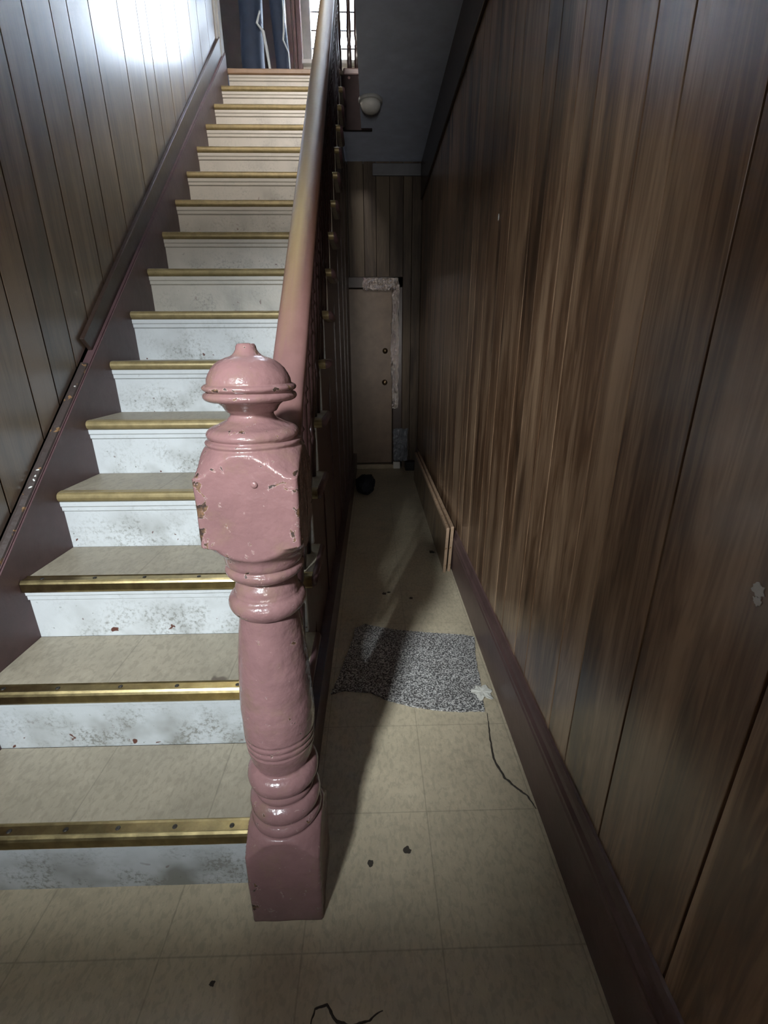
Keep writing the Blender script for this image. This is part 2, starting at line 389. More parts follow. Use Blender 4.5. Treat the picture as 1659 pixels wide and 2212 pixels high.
# baseboard right
bm = bmesh.new()
prof = [(0, 0), (.022, 0), (.022, .165), (.019, .172), (.021, .178), (.021, .186), (.014, .196), (.011, .208), (.006, .222), (0, .224)]
a = [bm.verts.new((XR-s, YF, z)) for s, z in prof]; b2 = [bm.verts.new((XR-s, Y_END, z)) for s, z in prof]
bm.faces.new(a); bm.faces.new(b2[::-1])
for i in range(len(prof)): bm.faces.new((a[i], b2[i], b2[(i+1) % len(prof)], a[(i+1) % len(prof)]))
struct(obj('baseboard_right', bm, M_BASE), 'plum painted moulded baseboard under the right panelling')
# upper landing: back wall with window, left return
WX0, WX1, WZ0, WZ1, YB = -.505, .40, 3.62, 5.45, 5.2
bm = bmesh.new()
box(bm, -2.3, WX0, YB, YB+.1, Z_LAND, Z_TOP); box(bm, WX1, .6, YB, YB+.1, Z_LAND, Z_TOP)
box(bm, WX0, WX1, YB, YB+.1, Z_LAND, WZ0); box(bm, WX0, WX1, YB, YB+.1, WZ1, Z_TOP)
struct(obj('wall_back', bm, M_WALLUP), 'upstairs wall behind the landing')
bm = bmesh.new(); box(bm, -2.35, -2.3, 4.03, 5.3, Z_LAND, Z_TOP); box(bm, -2.3, XW-.08, 3.97, 4.03, Z_LAND, Z_TOP)
struct(obj('wall_left_upper', bm, M_WALLUP))
# window frame, glass, bars
bm = bmesh.new()
box(bm, WX0-.125, WX0-.085, YB-.035, YB, 3.14, WZ1+.1, .006); box(bm, WX0-.08, WX0-.05, YB-.03, YB, 3.14, WZ1+.1, .006); box(bm, WX0-.046, WX0-.004, YB-.035, YB, 3.14, WZ1+.1, .006)
box(bm, WX1, WX1+.1, YB-.03, YB, 3.14, WZ1+.1, .006); box(bm, WX0-.125, WX1+.1, YB-.035, YB, WZ1, WZ1+.1, .006)
win = struct(obj('window_1', bm, M_CASING), 'tall bright window on the upstairs landing')
bm = bmesh.new(); box(bm, WX0, WX0+.075, YB+.02, YB+.06, WZ0, WZ1, .004); box(bm, WX1-.05, WX1, YB+.02, YB+.06, WZ0, WZ1, .004); box(bm, WX0, WX1, YB+.02, YB+.06, WZ0, WZ0+.03, .004); box(bm, WX0, WX1, YB+.02, YB+.06, WZ1-.05, WZ1, .004)
obj('window_frame', bm, M_GREYTRIM, win)
bm = bmesh.new()
for k in range(13):
    z = 3.745+.127*k
    if z < WZ1: box(bm, WX0+.0, WX1, YB+.063, YB+.073, z-.005, z+.005)
obj('window_bars', bm, M_DARKTRIM, win)
bm = bmesh.new(); box(bm, WX0, WX1, YB+.076, YB+.080, WZ0, WZ1); obj('window_pane', bm, M_GLASS, win)
bm = bmesh.new(); box(bm, WX0-.01, WX1+.01, YB-.05, YB+.08, WZ0-.03, WZ0, .006); obj('window_sill', bm, M_WHITE, win)
bm = bmesh.new(); box(bm, WX0-.13, XR, YB-.02, YB, Z_LAND, Z_LAND+.12, .004); struct(obj('baseboard_back', bm, M_DARKTRIM))
# upstairs door left of window (dark)
bm = bmesh.new(); box(bm, -1.75, -.70, YB-.045, YB-.005, Z_LAND, 5.15, .004)
for zz in ((3.2, 3.9), (4.05, 5.0)):
    for xx in ((-1.62, -1.28), (-1.18, -.82)): box(bm, xx[0], xx[1], YB-.055, YB-.04, zz[0], zz[1], .008)
d2 = struct(obj('door_2', bm, paint('dark_upstairs_door', (.045, .03, .03), .4, .1)), 'dark panelled door on the upstairs landing')
# casing at the top end of left panelling
bm = bmesh.new(); box(bm, XW-.01, XW+.012, 3.935, 3.96, 2.9, 5.3, .003); box(bm, XW-.01, XW+.022, 3.965, 4.045, 2.95, 5.3, .008)
struct(obj('trim_3', bm, M_GREYTRIM), 'pale vertical door casing at the head of the stairs')

# ---------------------------------------------------------------- corridor door
dr = struct(bpy.data.objects.new('door_1', None), 'beige slab door at the end of the corridor'); C.objects.link(dr); dr.location = (0, Y_END, 0)
yb = 0
bm = bmesh.new(); box(bm, DX0, DX1, .0, .035, .055, DZ, .003); obj('door_slab', bm, M_DOORB, dr)
bm = bmesh.new(); box(bm, DX1+.005, DX1+.1, -.02, .03, .07, DZ+.1, .006); box(bm, DX0-.1, DX1+.1, -.02, .03, DZ+.005, DZ+.1, .006); box(bm, DX0-.1, DX0-.005, -.02, .03, 0, DZ, .006)
obj('door_frame', bm, M_DARKTRIM, dr)
bm = bmesh.new(); box(bm, DX0, DX1+.02, -.05, .03, 0, .045, .006); obj('threshold', bm, paint('worn_threshold', (.34, .28, .19), .6, .3), dr)
bm = bmesh.new(); box(bm, DX1+.012, DX1+.085, -.055, .0, 0, .075, .008); obj('jamb_block', bm, M_WHITE, dr)
def disc(name, c, r, m, knob=False):
    bm = bmesh.new()
    pr = [(0, r), (.006, r), (.010, r*.85), (.012, r*.55)] + ([(.03, r*.4), (.036, r*.75), (.05, r*.8), (.058, r*.5), (.06, r*.1)] if knob else [(.016, r*.5), (.018, r*.1)])
    lathe(bm, [(z, q) for z, q in pr], 24)
    bmesh.ops.rotate(bm, verts=bm.verts, cent=(0, 0, 0), matrix=Matrix.Rotation(PI/2, 3, 'X'))
    o = obj(name, bm, m, dr, c, True); return o
disc('deadbolt', (.205, 0, 1.168), .026, metal('dull_brass', (.30, .22, .13), .35))
disc('door_knob', (.199, 0, .873), .027, metal('dull_brass_knob', (.28, .2, .12), .3), True)
# crumpled shiny plastic / foil taped over the frame
def crumple(bm, x0, x1, z0, z1, y, nx, nz, amp, seed=0):
    vs_ = {}
    for i in range(nx+1):
        for j in range(nz+1):
            u = x0+(x1-x0)*i/nx; v = z0+(z1-z0)*j/nz
            e = .006*noise.noise(Vector((u*40, v*30, seed)))
            n = noise.noise(Vector((u*28, v*16, seed+3)))+.6*noise.noise(Vector((u*70, v*45, seed)))
            vs_[i, j] = bm.verts.new((u+(e*1.6 if i in (0, nx) else e*.3), y-abs(n)*amp-.004, v+(e*2 if j in (0, nz) else 0)))
    for i in range(nx):
        for j in range(nz): bm.faces.new((vs_[i, j], vs_[i+1, j], vs_[i+1, j+1], vs_[i, j+1]))
t = NT('clear_plastic_film'); t.b.inputs['Metallic'].default_value = 1.0; t.col((.34, .30, .28)); t.rough(.12); t.bump(t.noise(t.map((1, 1, 1)), 55, 4, .7, 1.0), .7, .01); M_FOIL = t.m
bm = bmesh.new(); crumple(bm, .0, .335, 1.70, 1.80, Y_END-.022, 40, 14, .016, 1)
pf = obj('plastic_film', bm, M_FOIL, None, smooth=True)
tag(pf, 'crumpled glossy plastic film stuck over the corridor door head', 'plastic film')
bm = bmesh.new(); crumple(bm, .272, .335, .62, 1.72, Y_END-.022, 10, 80, .014, 2); crumple(bm, .262, .300, .92, 1.42, Y_END-.026, 6, 40, .02, 5)
tag(obj('plastic_film', bm, M_FOIL, None, smooth=True), 'long glossy strip of crumpled plastic film down the door jamb', 'plastic film')
t = NT('grey_plastic_sheet'); t.col((.12, .13, .15)); t.rough(.28); t.bump(t.noise(t.map((1, 1, 1)), 30, 4, .7, 1.0), .5, .01); M_SHEET = t.m
bm = bmesh.new(); crumple(bm, .285, .43, .09, .42, Y_END-.06, 22, 34, .022, 9)
tag(obj('plastic_bag', bm, M_SHEET, None, smooth=True), 'crumpled grey plastic sheet hanging low beside the corridor door', 'plastic sheet')
bm = bmesh.new(); box(bm, .405, .505, Y_END-.14, Y_END-.035, 0, .09, .01)
box(bm, .415, .495, Y_END-.145, Y_END-.10, .02, .07, .006)
tag(obj('small_box', bm, paint('black_box', (.008, .008, .01), .6, .1)), 'small black box on the floor in the far corridor corner', 'box')

# ---------------------------------------------------------------- ceiling light
cl = thing('ceiling_light', 'small white dome light on the corridor ceiling', 'ceiling light', (.089, 3.641, Z_CEIL))
bm = bmesh.new(); lathe(bm, [(-.018, .074), (-.012, .078), (0, .078)], 40); obj('base_ring', bm, M_GREYTRIM, cl, smooth=True)
bm = bmesh.new(); lathe(bm, [(-.072-.0, .012), (-.070, .030), (-.060, .050), (-.042, .064), (-.018, .068)], 40); obj('glass_dome', bm, M_WHITE, cl, smooth=True)

# ---------------------------------------------------------------- staircase
stair = thing('staircase', 'steep staircase with white risers, vinyl treads and gold nosings', 'staircase', (0, 0, 0))
for k in range(1, 17):
    yr = Y1+(k-1)*RUN; z0 = (k-1)*RISE
    x1 = -.19 if k == 1 else XST
    L = (XL+x1)/2
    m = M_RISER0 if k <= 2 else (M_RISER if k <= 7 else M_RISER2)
    bm = bmesh.new(); hw = (x1-XL)/2
    box(bm, -hw, hw, 0, .018, 0, RISE-.032)
    prismv = [(-.0005, RISE-.066), (-.006, RISE-.062), (-.006, RISE-.05), (-.010, RISE-.046), (-.010, RISE-.032), (0.001, RISE-.032)]
    prism_x(bm, prismv, -hw, hw)
    rr = obj('riser', bm, m, stair, (L, yr, z0))
    rr['label'] = ('scuffed, shade-darkened white riser' if k <= 2 else 'white riser' if k <= 7 else 'shade-darkened cream riser')
    if k == 16: continue
    # tread
    bm = bmesh.new()
    xe = -.19 if k == 1 else -.098
    ye = Y1+k*RUN
    zt = k*RISE
    box(bm, XL, xe, yr-.006, ye, zt-.032, zt-.0, .0015, 1)
    if k == 1: box(bm, -.19, -.098, .780, ye, zt-.032, zt, .0015, 1)
    # broken plaster-like crumbs of worn edge are left to the material
    tr = obj('tread', bm, M_TREAD, stair)
    bm = bmesh.new()
    if k <= 3:
        yn = yr-.0192
        pr = [(yr-.006, zt-.032), (yn+.002, zt-.032), (yn-.001, zt-.026), (yn-.001, zt-.006), (yn+.002, zt-.001), (yn+.006, zt+.0035), (yn+.010, zt+.0015), (yn+.030, zt+.0015), (yn+.034, zt+.0035), (yn+.038, zt+.0005), (yn+.038, zt-.001), (yr-.006, zt-.001)]
        prism_x(bm, pr, XL+.001, xe)
        no = obj('nosing', bm, M_BRASS, tr); no['label'] = 'brass edging strip with screws'
        for i in range(6):
            sx = XL+.06+i*(xe-XL-.1)/5+random.uniform(-.012, .012)
            b3 = bmesh.new(); lathe(b3, [(zt+.0010, .0055), (zt+.0026, .0052), (zt+.0034, .003), (zt+.0036, .0006)], 12, cx=sx, cy=yn+.020+random.uniform(-.001, .001))
            obj('screw', b3, M_SCREW, tr, smooth=True)
    else:
        yn = yr-.0192; r = .016; pts = [(yr-.006, zt-.032)]
        for i in range(9):
            a = -PI/2-i*PI/8
            pts.append((yn+r+r*math.cos(a), zt-.016+r*math.sin(a)))
        pts += [(yn+.030, zt+.0010), (yn+.030, zt-.001), (yr-.006, zt-.001)]
        prism_x(bm, pts, XL+.001, xe)
        if k > 1:   # return nosing at the open end
            pass
        no = obj('nosing', bm, M_GOLD, tr); no['label'] = 'gold painted rounded nosing'
# landing nosing
bm = bmesh.new(); yn = Y_LAND-.0192; zt = Z_LAND
prism_x(bm, [(Y_LAND, zt-.032), (yn+.004, zt-.032), (yn-.002, zt-.026), (yn-.002, zt-.006), (yn+.004, zt+.001), (yn+.04, zt+.002), (yn+.04, zt), (Y_LAND, zt)], XL, XST)
obj('landing_nosing', bm, paint('orange_brown_nosing', (.24, .14, .075), .4, .2), stair)['label'] = 'orange brown edge of the landing'
# left skirt board
bm = bmesh.new()
y_a, y_b = .30, 4.03
poly = [(y_a, 0), (Y1, 0)]
poly = [(y_a, 0), (y_b, skirt_z(y_b)-.42), (y_b, skirt_z(y_b)), (y_a, max(.02, skirt_z(y_a)))]
poly = [(.45, 0), (Y1+.1, 0), (y_b, skirt_z(y_b)-.45), (y_b, skirt_z(y_b)), (.45, skirt_z(.45))]
prism_x(bm, poly, XW+.0, XL)
bmesh.ops.bevel(bm, geom=[e for e in bm.edges if all(abs(v.co.z-skirt_z(v.co.y)) < .01 and abs(v.co.x-XL) < 1e-4 for v in e.verts)], offset=.004, segments=2, affect='EDGES')
obj('skirt_board', bm, M_SKIRT, stair)['label'] = 'mauve brown skirt board along the panelling'
# worn ledge on top of the skirt + crumbling filler
bm = bmesh.new(); path = [Vector((XW+.012, y, skirt_z(y)+.003+.002*noise.noise(Vector((y*40, 0, 0))))) for y in [.5+i*.012 for i in range(int(1.2/.012))]]
sweep(bm, path, [(-.012, -.003), (.012, -.003), (.010, .003), (-.004, .006), (-.012, .005)])
obj('filler_strip', bm, M_LEDGE, stair)['label'] = 'crumbling filler along the top of the skirt board'
for i, (yy, sz) in enumerate(((1.60, .0045), (1.31, .006), (1.322, .004), (1.34, .006), (1.355, .0035), (1.29, .0035))):
    bm = bmesh.new(); bmesh.ops.create_icosphere(bm, subdivisions=2, radius=sz, matrix=Matrix.Translation((XW+.016, yy, skirt_z(yy)+.006)) @ Matrix.Diagonal((.8, 1.5, .7, 1)))
    for v in bm.verts: v.co += Vector((noise.noise(v.co*90), noise.noise(v.co*70), noise.noise(v.co*80)))*.006
    obj('plaster_crumb', bm, M_WHITE, stair)['label'] = 'white crumb of plaster'
# dark cover strip further up
bm = bmesh.new()
ya, yb_ = 1.735, 4.03
prism_x(bm, [(ya+.028, skirt_z(ya)-.012), (yb_, skirt_z(yb_)+.0), (yb_, skirt_z(yb_)+.105), (ya-.03, skirt_z(ya)+.045)], XW, XW+.016)
bmesh.ops.bevel(bm, geom=list(bm.edges), offset=.002, segments=1, affect='EDGES')
obj('cover_strip', bm, M_DARKTRIM, stair)['label'] = 'dark brown cover strip above the skirt board'
# outer cut stringer
bm = bmesh.new()
poly = [(.780, 0.19-.032)]
for k in range(1, 16):
    zt = k*RISE-.033; yr = Y1+(k-1)*RUN+.018; ye = Y1+k*RUN+.018
    if k == 1: poly = [(.780, zt), (ye, zt)]
    else: poly += [(yr, zt), (ye, zt)]
poly += [(Y_LAND+.018, Z_LAND-.04), (4.64, Z_LAND-.04), (4.64, 2.70)]
base = [(4.64, 2.702)]
poly = poly[:-2]+[(Y_LAND+.018, 2.62), (.95, .0+.02), (.780, .02)]
# n-gon is concave: split per step
bm = bmesh.new()
for k in range(1, 16):
    ya = .780 if k == 1 else Y1+(k-1)*RUN+.018; ye = Y1+k*RUN+.018; zt = k*RISE-.033
    zb = lambda y: max(.02, -.02+SL*(y-.95)) 
    prism_x(bm, [(ya, zb(ya)), (ye, zb(ye)), (ye, zt), (ya, zt)], XST-.024, XST-.001)
st_o = obj('stringer', bm, M_STRING, stair); st_o['label'] = 'dark maroon cut stringer on the corridor side'
bm = bmesh.new()
prism_x(bm, [(.780, 0.0), (4.64, 0), (4.64, 2.69), (Y_LAND, 2.69), (Y_LAND, SL*(Y_LAND-.95)+.0), (.98, .0+.03), (.780, .02)], XST-.03, XST-.010)
obj('spandrel_panel', bm, M_STRING, stair)['label'] = 'dark maroon panelling under the stairs'
bm = bmesh.new()
prism_x(bm, [(.780, 0), (4.64, 0), (4.64, .16), (.99, .16), (.780, .10)], XST-.012, -.095)
for i in range(7):
    yy = 1.35+.45*i
    z1 = SL*(yy-.95)-.03
    prism_x(bm, [(yy, .16), (yy+.05, .16), (yy+.05, z1+.03), (yy, z1)], XST-.012, XST-.004)
obj('spandrel_baseboard', bm, M_STRING, stair)['label'] = 'dark baseboard and battens under the stairs'
# return nosings at the open ends with drips of old paint
for k in range(2, 16):
    zt = k*RISE; yr = Y1+(k-1)*RUN
    bm = bmesh.new(); path = [Vector((-.098, yr-.010, zt-.016)), Vector((-.098, yr+RUN*.5, zt-.016)), Vector((-.098, yr+RUN+.0, zt-.016))]
    tube(bm, path, .0155, 12); obj('return_nosing', bm, M_SKIRT, stair, smooth=True)

# ---------------------------------------------------------------- balustrade
bal = thing('stair_railing', 'worn mauve handrail with dark turned balusters up the open side', 'railing', (0, 0, 0))
rail_x = lambda y: -.095-.0135*(y-.78)
B = .876
rail_top = lambda y: 1.174-B+SL*y
def rail_prof():
    pr = []
    for i in range(17):
        a = PI*i/16
        pr.append((.036*math.cos(a), .020*math.sin(a)-.018))
    pr += [(-.036, -.024), (-.030, -.030), (-.026, -.038), (-.026, -.062), (.026, -.062), (.026, -.038), (.030, -.030), (.036, -.024)]
    return pr[::-1]
bm = bmesh.new(); yy = [.765+i*.05 for i in range(68)]
yy = [y for y in yy if y < Y_LAND+.05]
path = [Vector((rail_x(y), y, rail_top(y))) for y in yy]
sweep(bm, path, rail_prof())
hr = obj('handrail', bm, M_RAIL, bal, smooth=False); hr['label'] = 'broad rounded handrail, mauve at the foot, worn brown with painted golden sheen higher up'
for p in hr.data.polygons: p.use_smooth = True
m_ = hr.modifiers.new('edge', 'EDGE_SPLIT'); m_.split_angle = math.radians(40)
def baluster_mesh(h):
    bm = bmesh.new()
    b0, t0 = .14, h-.10
    def sq(z): return .0165
    pr = [(0, .04), (b0-.012, .04), (b0, .016), (b0+.008, .015), (b0+.016, .019), (b0+.024, .014), (b0+.04, .012), (b0+.075, .020), (b0+.12, .018), (b0+.2, .0135), (t0-.24, .0115), (t0-.232, .016), (t0-.222, .0115), (t0-.205, .0115), (t0-.197, .017), (t0-.187, .0115), (t0-.12, .013), (t0-.04, .012), (t0-.028, .017), (t0-.016, .012), (t0-.010, .018), (t0-.002, .014), (t0+.010, .04), (h, .04)]
    lathe(bm, pr, 16, square=sq); return bm
M_BAL = paint('dark_baluster_paint', (.030, .014, .013), .3, .2)
n = 0
for k in range(1, 16):
    for j in (0, 1):
        y = Y1+(k-1)*RUN+.045+j*RUN/2
        if y < .86 or y > Y_LAND-.03: continue
        z0 = k*RISE+.001; h = rail_top(y)-.060-z0+.018/1
        if h < .2: continue
        xb = -.138+(-.0)
        bm = baluster_mesh(h)
        # lean the top to meet the rail
        dx = (rail_x(y)-xb)
        for v in bm.verts:
            v.co.x += dx*max(0, v.co.z)/h
        obj('baluster', bm, M_BAL, bal, (xb, y, z0), True)
        n += 1
# guard on the landing edge over the corridor
lg = thing('landing_railing', 'turned spindles of the landing guard seen against the window', 'railing', (0, 0, 0))
for i, xx in enumerate((-.128, -.057, -.004, .06, .125, .19, .255, .32, .385, .45)):
    bm = baluster_mesh(.86); o = obj('spindle', bm, M_BAL, lg, (xx, 4.115, Z_LAND+.001), True)
bm = bmesh.new(); sweep(bm, [Vector((-.16, 4.115, Z_LAND+.91)), Vector((XR-.01, 4.115, Z_LAND+.91))], [(a, b_) for a, b_ in rail_prof()], Vector((0, 1, 0))); 
obj('guard_rail', bm, M_RAIL, lg)
bm = bmesh.new(); box(bm, -.10, XR, Y_LAND-.03, Y_LAND+.01, Z_LAND-.035, Z_LAND+.004, .008)
for i in range(8):
    bmesh.ops.create_uvsphere(bm, u_segments=12, v_segments=8, radius=.018, matrix=Matrix.Translation((-.06+.075*i, Y_LAND-.01, Z_LAND-.05)))
obj('edge_moulding', bm, M_CASING, lg)

# ---------------------------------------------------------------- newel post
nw = thing('newel_post', 'chunky turned newel post in chipped mauve gloss paint at the stair foot', 'newel post', (-.1177, .7066, 0))
def smooth_prof(pts, step=.002):
    out = []
    for (z0, r0), (z1, r1) in zip(pts[:-1], pts[1:]):
        nn = max(1, int(math.hypot(z1-z0, r1-r0)/step))
        for i in range(nn): out.append((z0+(z1-z0)*i/nn, r0+(r1-r0)*i/nn))
    out.append(pts[-1]); return out
def arc(z0, z1, r0, r1, bul, n=10):      # half-round bulge between z0 and z1
    o = []
    for i in range(n+1):
        s = i/n; o.append((z0+(z1-z0)*s, r0+(r1-r0)*s+bul*math.sin(PI*s)**.6))
    return o
P = [(0, .12), (.175, .12), (.190, .113), (.205, .102), (.222, .092), (.240, .082)]
P += [(.248, .074)] + arc(.250, .272, .070, .068, .005, 6) + [(.276, .064)]
P += arc(.278, .318, .064, .062, .010, 10) + [(.321, .058)] + [(.324, .060), (.334, .062), (.340, .058)]
P += arc(.343, .392, .056, .056, .016, 12)
P += [(.394, .054), (.398, .0545), (.412, .0605), (.430, .0645), (.447, .0670), (.449, .0652), (.452, .0674), (.462, .0680), (.464, .0660), (.467, .0684), (.476, .0688), (.478, .0668), (.481, .0690), (.50, .0694), (.53, .0692), (.58, .0675), (.63, .0640), (.68, .0590), (.72, .0545), (.742, .0520)]
P += arc(.744, .782, .052, .056, .0130, 12) + [(.784, .0565), (.786, .0545), (.796, .0530), (.805, .048), (.809, .044), (.812, .046)]
P += arc(.813, .838, .050, .060, .0105, 10) + [(.840, .062), (.843, .0640), (.858, .0665), (.864, .0700)]
P += [(.866, .072), (.872, .079), (.880, .086), (.888, .091), (.897, .12), (.997, .12), (1.003, .098), (1.015, .088), (1.028, .080), (1.036, .0745)]
P += [(1.038, .0715)] + arc(1.040, .0 + 1.046, .0715, .0715, .0015, 4) + [(1.047, .066)]
P += arc(1.048, 1.066, .0650, .0600, .007, 8) + [(1.067, .055), (1.070, .050), (1.076, .038), (1.082, .0325), (1.086, .0325), (1.088, .037), (1.090, .0385), (1.097, .043), (1.101, .0480), (1.1035, .050), (1.104, .060)]
P += arc(1.1045, 1.117, .063, .064, .0055, 8) + [(1.1175, .0635)] + arc(1.118, 1.129, .063, .062, .0065, 8)
P += [(1.1295, .0620), (1.136, .0608), (1.143, .0575), (1.150, .053), (1.156, .0470), (1.161, .040), (1.165, .031), (1.167, .024), (1.169, .021), (1.172, .018), (1.176, .0155), (1.181, .0145), (1.184, .0125), (1.185, .004)]
P2 = smooth_prof(P, .004)
bm = bmesh.new()
hwf = lambda z: .0755 if z > .6 else .0765
lathe(bm, P2, 128, square=hwf, shear=(.0150/1.18, 0))
bmesh.ops.recalc_face_normals(bm, faces=bm.faces)
for v in bm.verts:
    q = Vector((v.co.x, v.co.y, v.co.z))
    d = noise.noise(q*22)*.0012+noise.noise(q*60)*.0005
    r = math.hypot(v.co.x, v.co.y)
    if r > .02: v.co.x += v.co.x/r*d; v.co.y += v.co.y/r*d
po = obj('post', bm, M_NEWEL, nw, smooth=True)
wa = po.data.attributes.new('wear', 'FLOAT', 'POINT')
def bumpf(z, c, w_): return max(0.0, 1-abs(z-c)/w_)
for i, v in enumerate(po.data.vertices):
    x_, y_, z_ = v.co.x-.0150/1.18*v.co.z, v.co.y, v.co.z
    a = math.atan2(y_, x_); cn = max(0, (abs(math.sin(2*a))-.93)/.07)
    wv = 0.0
    if .885 < z_ < 1.01: wv = cn*1.15*(1.0 if x_ < 0 else .75)
    if z_ < .2: wv = cn*.35
    wv = max(wv, .62*bumpf(z_, 1.1235, .007), .52*bumpf(z_, 1.110, .008), .30*bumpf(z_, .765, .02), .30*bumpf(z_, 1.057, .02), .45*bumpf(z_, 1.178, .02), .25*bumpf(z_, .29, .05), .30*bumpf(z_, .83, .02))
    wa.data[i].value = wv
# old screw head on the block face
bm = bmesh.new(); lathe(bm, [(0, .0052), (.0015, .0050), (.0024, .0035), (.0026, .0008)], 14)
bmesh.ops.rotate(bm, verts=bm.verts, cent=(0, 0, 0), matrix=Matrix.Rotation(PI/2, 3, 'X'))
obj('painted_screw', bm, M_NEWEL, nw, (.0145+.012, -.0755, .992), True)

# ---------------------------------------------------------------- things in the corridor
# leaning table leaves
M_BOARD = wood_panel('masonite_face', (.10, .055, .028), (.20, .12, .06), (.28, .18, .10), .5)
M_EDGE = paint('pale_board_edge', (.42, .28, .18), .55, .2, chips=(60, .60), cc=(.12, .06, .035), lumpscale=80)
def leaf(x0, tk, y0, y1, h, lab, dz=0):
    th = thing('table_leaf', lab, 'table leaf', (x0, y0, 0))
    L = y1-y0
    bm = bmesh.new(); box(bm, .002, tk-.002, .004, L-.003, .004, h-.012); obj('panel', bm, M_BOARD, th)
    bm = bmesh.new(); box(bm, 0, tk, 0, .004, 0, h-.02, .0012, 1)
    box(bm, -.001, tk+.001, -.001, L, h-.022, h, .004, 2)
    obj('edge_banding', bm, M_EDGE, th)['label'] = 'pale chipped edge banding'
    th.rotation_euler = (0, math.radians(2.2), 0); return th
leaf(.4605, .0165, 2.25, 4.18, .268, 'thin wooden board leaning nearest the corridor, with pale chipped edges')
leaf(.4870, .0165, 2.262, 4.19, .270, 'second thin wooden board leaning against the baseboard, behind the first')
# cut carpet piece
poly = []
cr = [(-.083, 1.316), (-.060, 1.42), (-.035, 1.55), (-.014, 1.66), (-.012, 1.72), (.03, 1.748), (.17, 1.70), (.33, 1.672), (.46, 1.655), (.508, 1.637), (.482, 1.50), (.470, 1.36), (.452, 1.217), (.33, 1.219), (.20, 1.245), (.108, 1.283), (.06, 1.318), (.02, 1.322), (-.03, 1.332), (-.06, 1.322)]
rnd = random.Random(4)
for a, b_ in zip(cr, cr[1:]+cr[:1]):
    L = math.hypot(a[0]-b_[0], a[1]-b_[1]); nn = max(1, int(L/.008))
    for i in range(nn):
        s = i/nn; poly.append((a[0]+(b_[0]-a[0])*s+rnd.uniform(-.002, .002), a[1]+(b_[1]-a[1])*s+rnd.uniform(-.002, .002)))
bm = bmesh.new(); prism_z(bm, poly, .0005, .007)
t = NT('grey_fleck_carpet')
k1 = t.noise(t.map((1, 1, 1)), 190, 2, .6); k2 = t.noise(t.map((1, 1, 1)), 7, 4, .6)
c = t.ramp(k1, [(.38, (.05, .048, .046)), (.5, (.25, .24, .23)), (.60, (.68, .66, .62))])
c = t.mix(t.ramp(k2, [(.4, 0.0), (.7, .35)]), c, (.10, .08, .07))
t.col(c); t.rough(.95); t.bump(k1, 1.0, .006)
tag(obj('carpet_remnant', bm, t.m), 'ragged piece of flecked grey carpet on the corridor floor', 'carpet piece')
# paper scrap
bm = bmesh.new(); rnd = random.Random(11); n = 26; cen = (.462, 1.300)
ring = []; rr_ = [1, .95, .8, .9, 1.0, .75, .65, .8, .95, .85, .7, .8, 1, 1.05, .85, .7, .8, .95, 1.0, .8, .6, .7, 1.15, 1.2, .9, .75]
c0 = bm.verts.new((cen[0], cen[1], .0125)); mid = []
for i in range(n):
    a = 2*PI*i/n; r = rr_[i]*(1+.08*rnd.random())
    mid.append(bm.verts.new((cen[0]+math.cos(a)*.020*r, cen[1]+math.sin(a)*.024*r, .011+.004*rnd.random())))
    ring.append(bm.verts.new((cen[0]+math.cos(a)*.036*r, cen[1]+math.sin(a)*.042*r, .0085+.006*rnd.random())))
for i in range(n):
    j = (i+1) % n
    bm.faces.new((c0, mid[i], mid[j])); bm.faces.new((mid[i], ring[i], ring[j], mid[j]))
o = obj('paper_scrap', bm, paint('torn_white_paper', (.72, .70, .62), .8, .3, lumpscale=80)); tag(o, 'torn scrap of white paper on the corner of the grey carpet', 'paper')
so = o.modifiers.new('thick', 'SOLIDIFY'); so.thickness = .0012; so.offset = 1
# crack in the vinyl (surface damage of the floor)
M_CRACK = paint('dark_crack', (.05, .04, .03), .8, .3)
def strip(pts, w0, name, parent, z=.0006):
    bm = bmesh.new(); P_ = []
    for i in range(len(pts)-1):
        for s in range(12):
            q = Vector(pts[i]).lerp(Vector(pts[i+1]), s/12); P_.append(q+Vector((noise.noise(Vector((q.x*60, q.y*60, 1)))*.003, noise.noise(Vector((q.x*60, q.y*60, 5)))*.003)))
    L = len(P_); prev = None
    for i, q in enumerate(P_):
        d = (P_[min(i+1, L-1)]-P_[max(i-1, 0)]).normalized(); nrm = Vector((-d.y, d.x)); ww = w0*(.25+.75*math.sin(PI*min(1, max(0, i/L)))**.7)*(1+.5*noise.noise(Vector((i*.4, 0, 0))))
        c_ = [bm.verts.new((*(q+nrm*ww), z*.2)), bm.verts.new((*(q), z+.0008)), bm.verts.new((*(q-nrm*ww), z*.2))]
        if prev:
            bm.faces.new((prev[0], c_[0], c_[1], prev[1])); bm.faces.new((prev[1], c_[1], c_[2], prev[2]))
        prev = c_
    return obj(name, bm, M_CRACK, parent)
strip([(.461, 1.212), (.445, 1.114), (.436, 1.027), (.451, .964), (.474, .936), (.500, .904), (.513, .864)], .0035, 'floor_crack', floor)
strip([(-.05, .455), (-.043, .488), (-.02, .492), (.0, .47), (.028, .462), (.06, .47), (.089, .484)], .0025, 'floor_crack', floor)
for sx, sy, r in ((.061, .742, .009), (.153, .77, .010), (.127, 2.028, .013), (.15, 2.04, .010), (.26, 1.978, .011), (.433, 2.52, .022), (-.25, .53, .006)):
    bm = bmesh.new(); rnd = random.Random(int(sx*1000)); pl = []
    for i in range(16):
        a = 2*PI*i/16; q = r*(.6+.5*rnd.random()); pl.append((sx+q*math.cos(a), sy+q*math.sin(a)))
    prism_z(bm, pl, .0001, .0007); obj('floor_mark', bm, M_CRACK, floor)
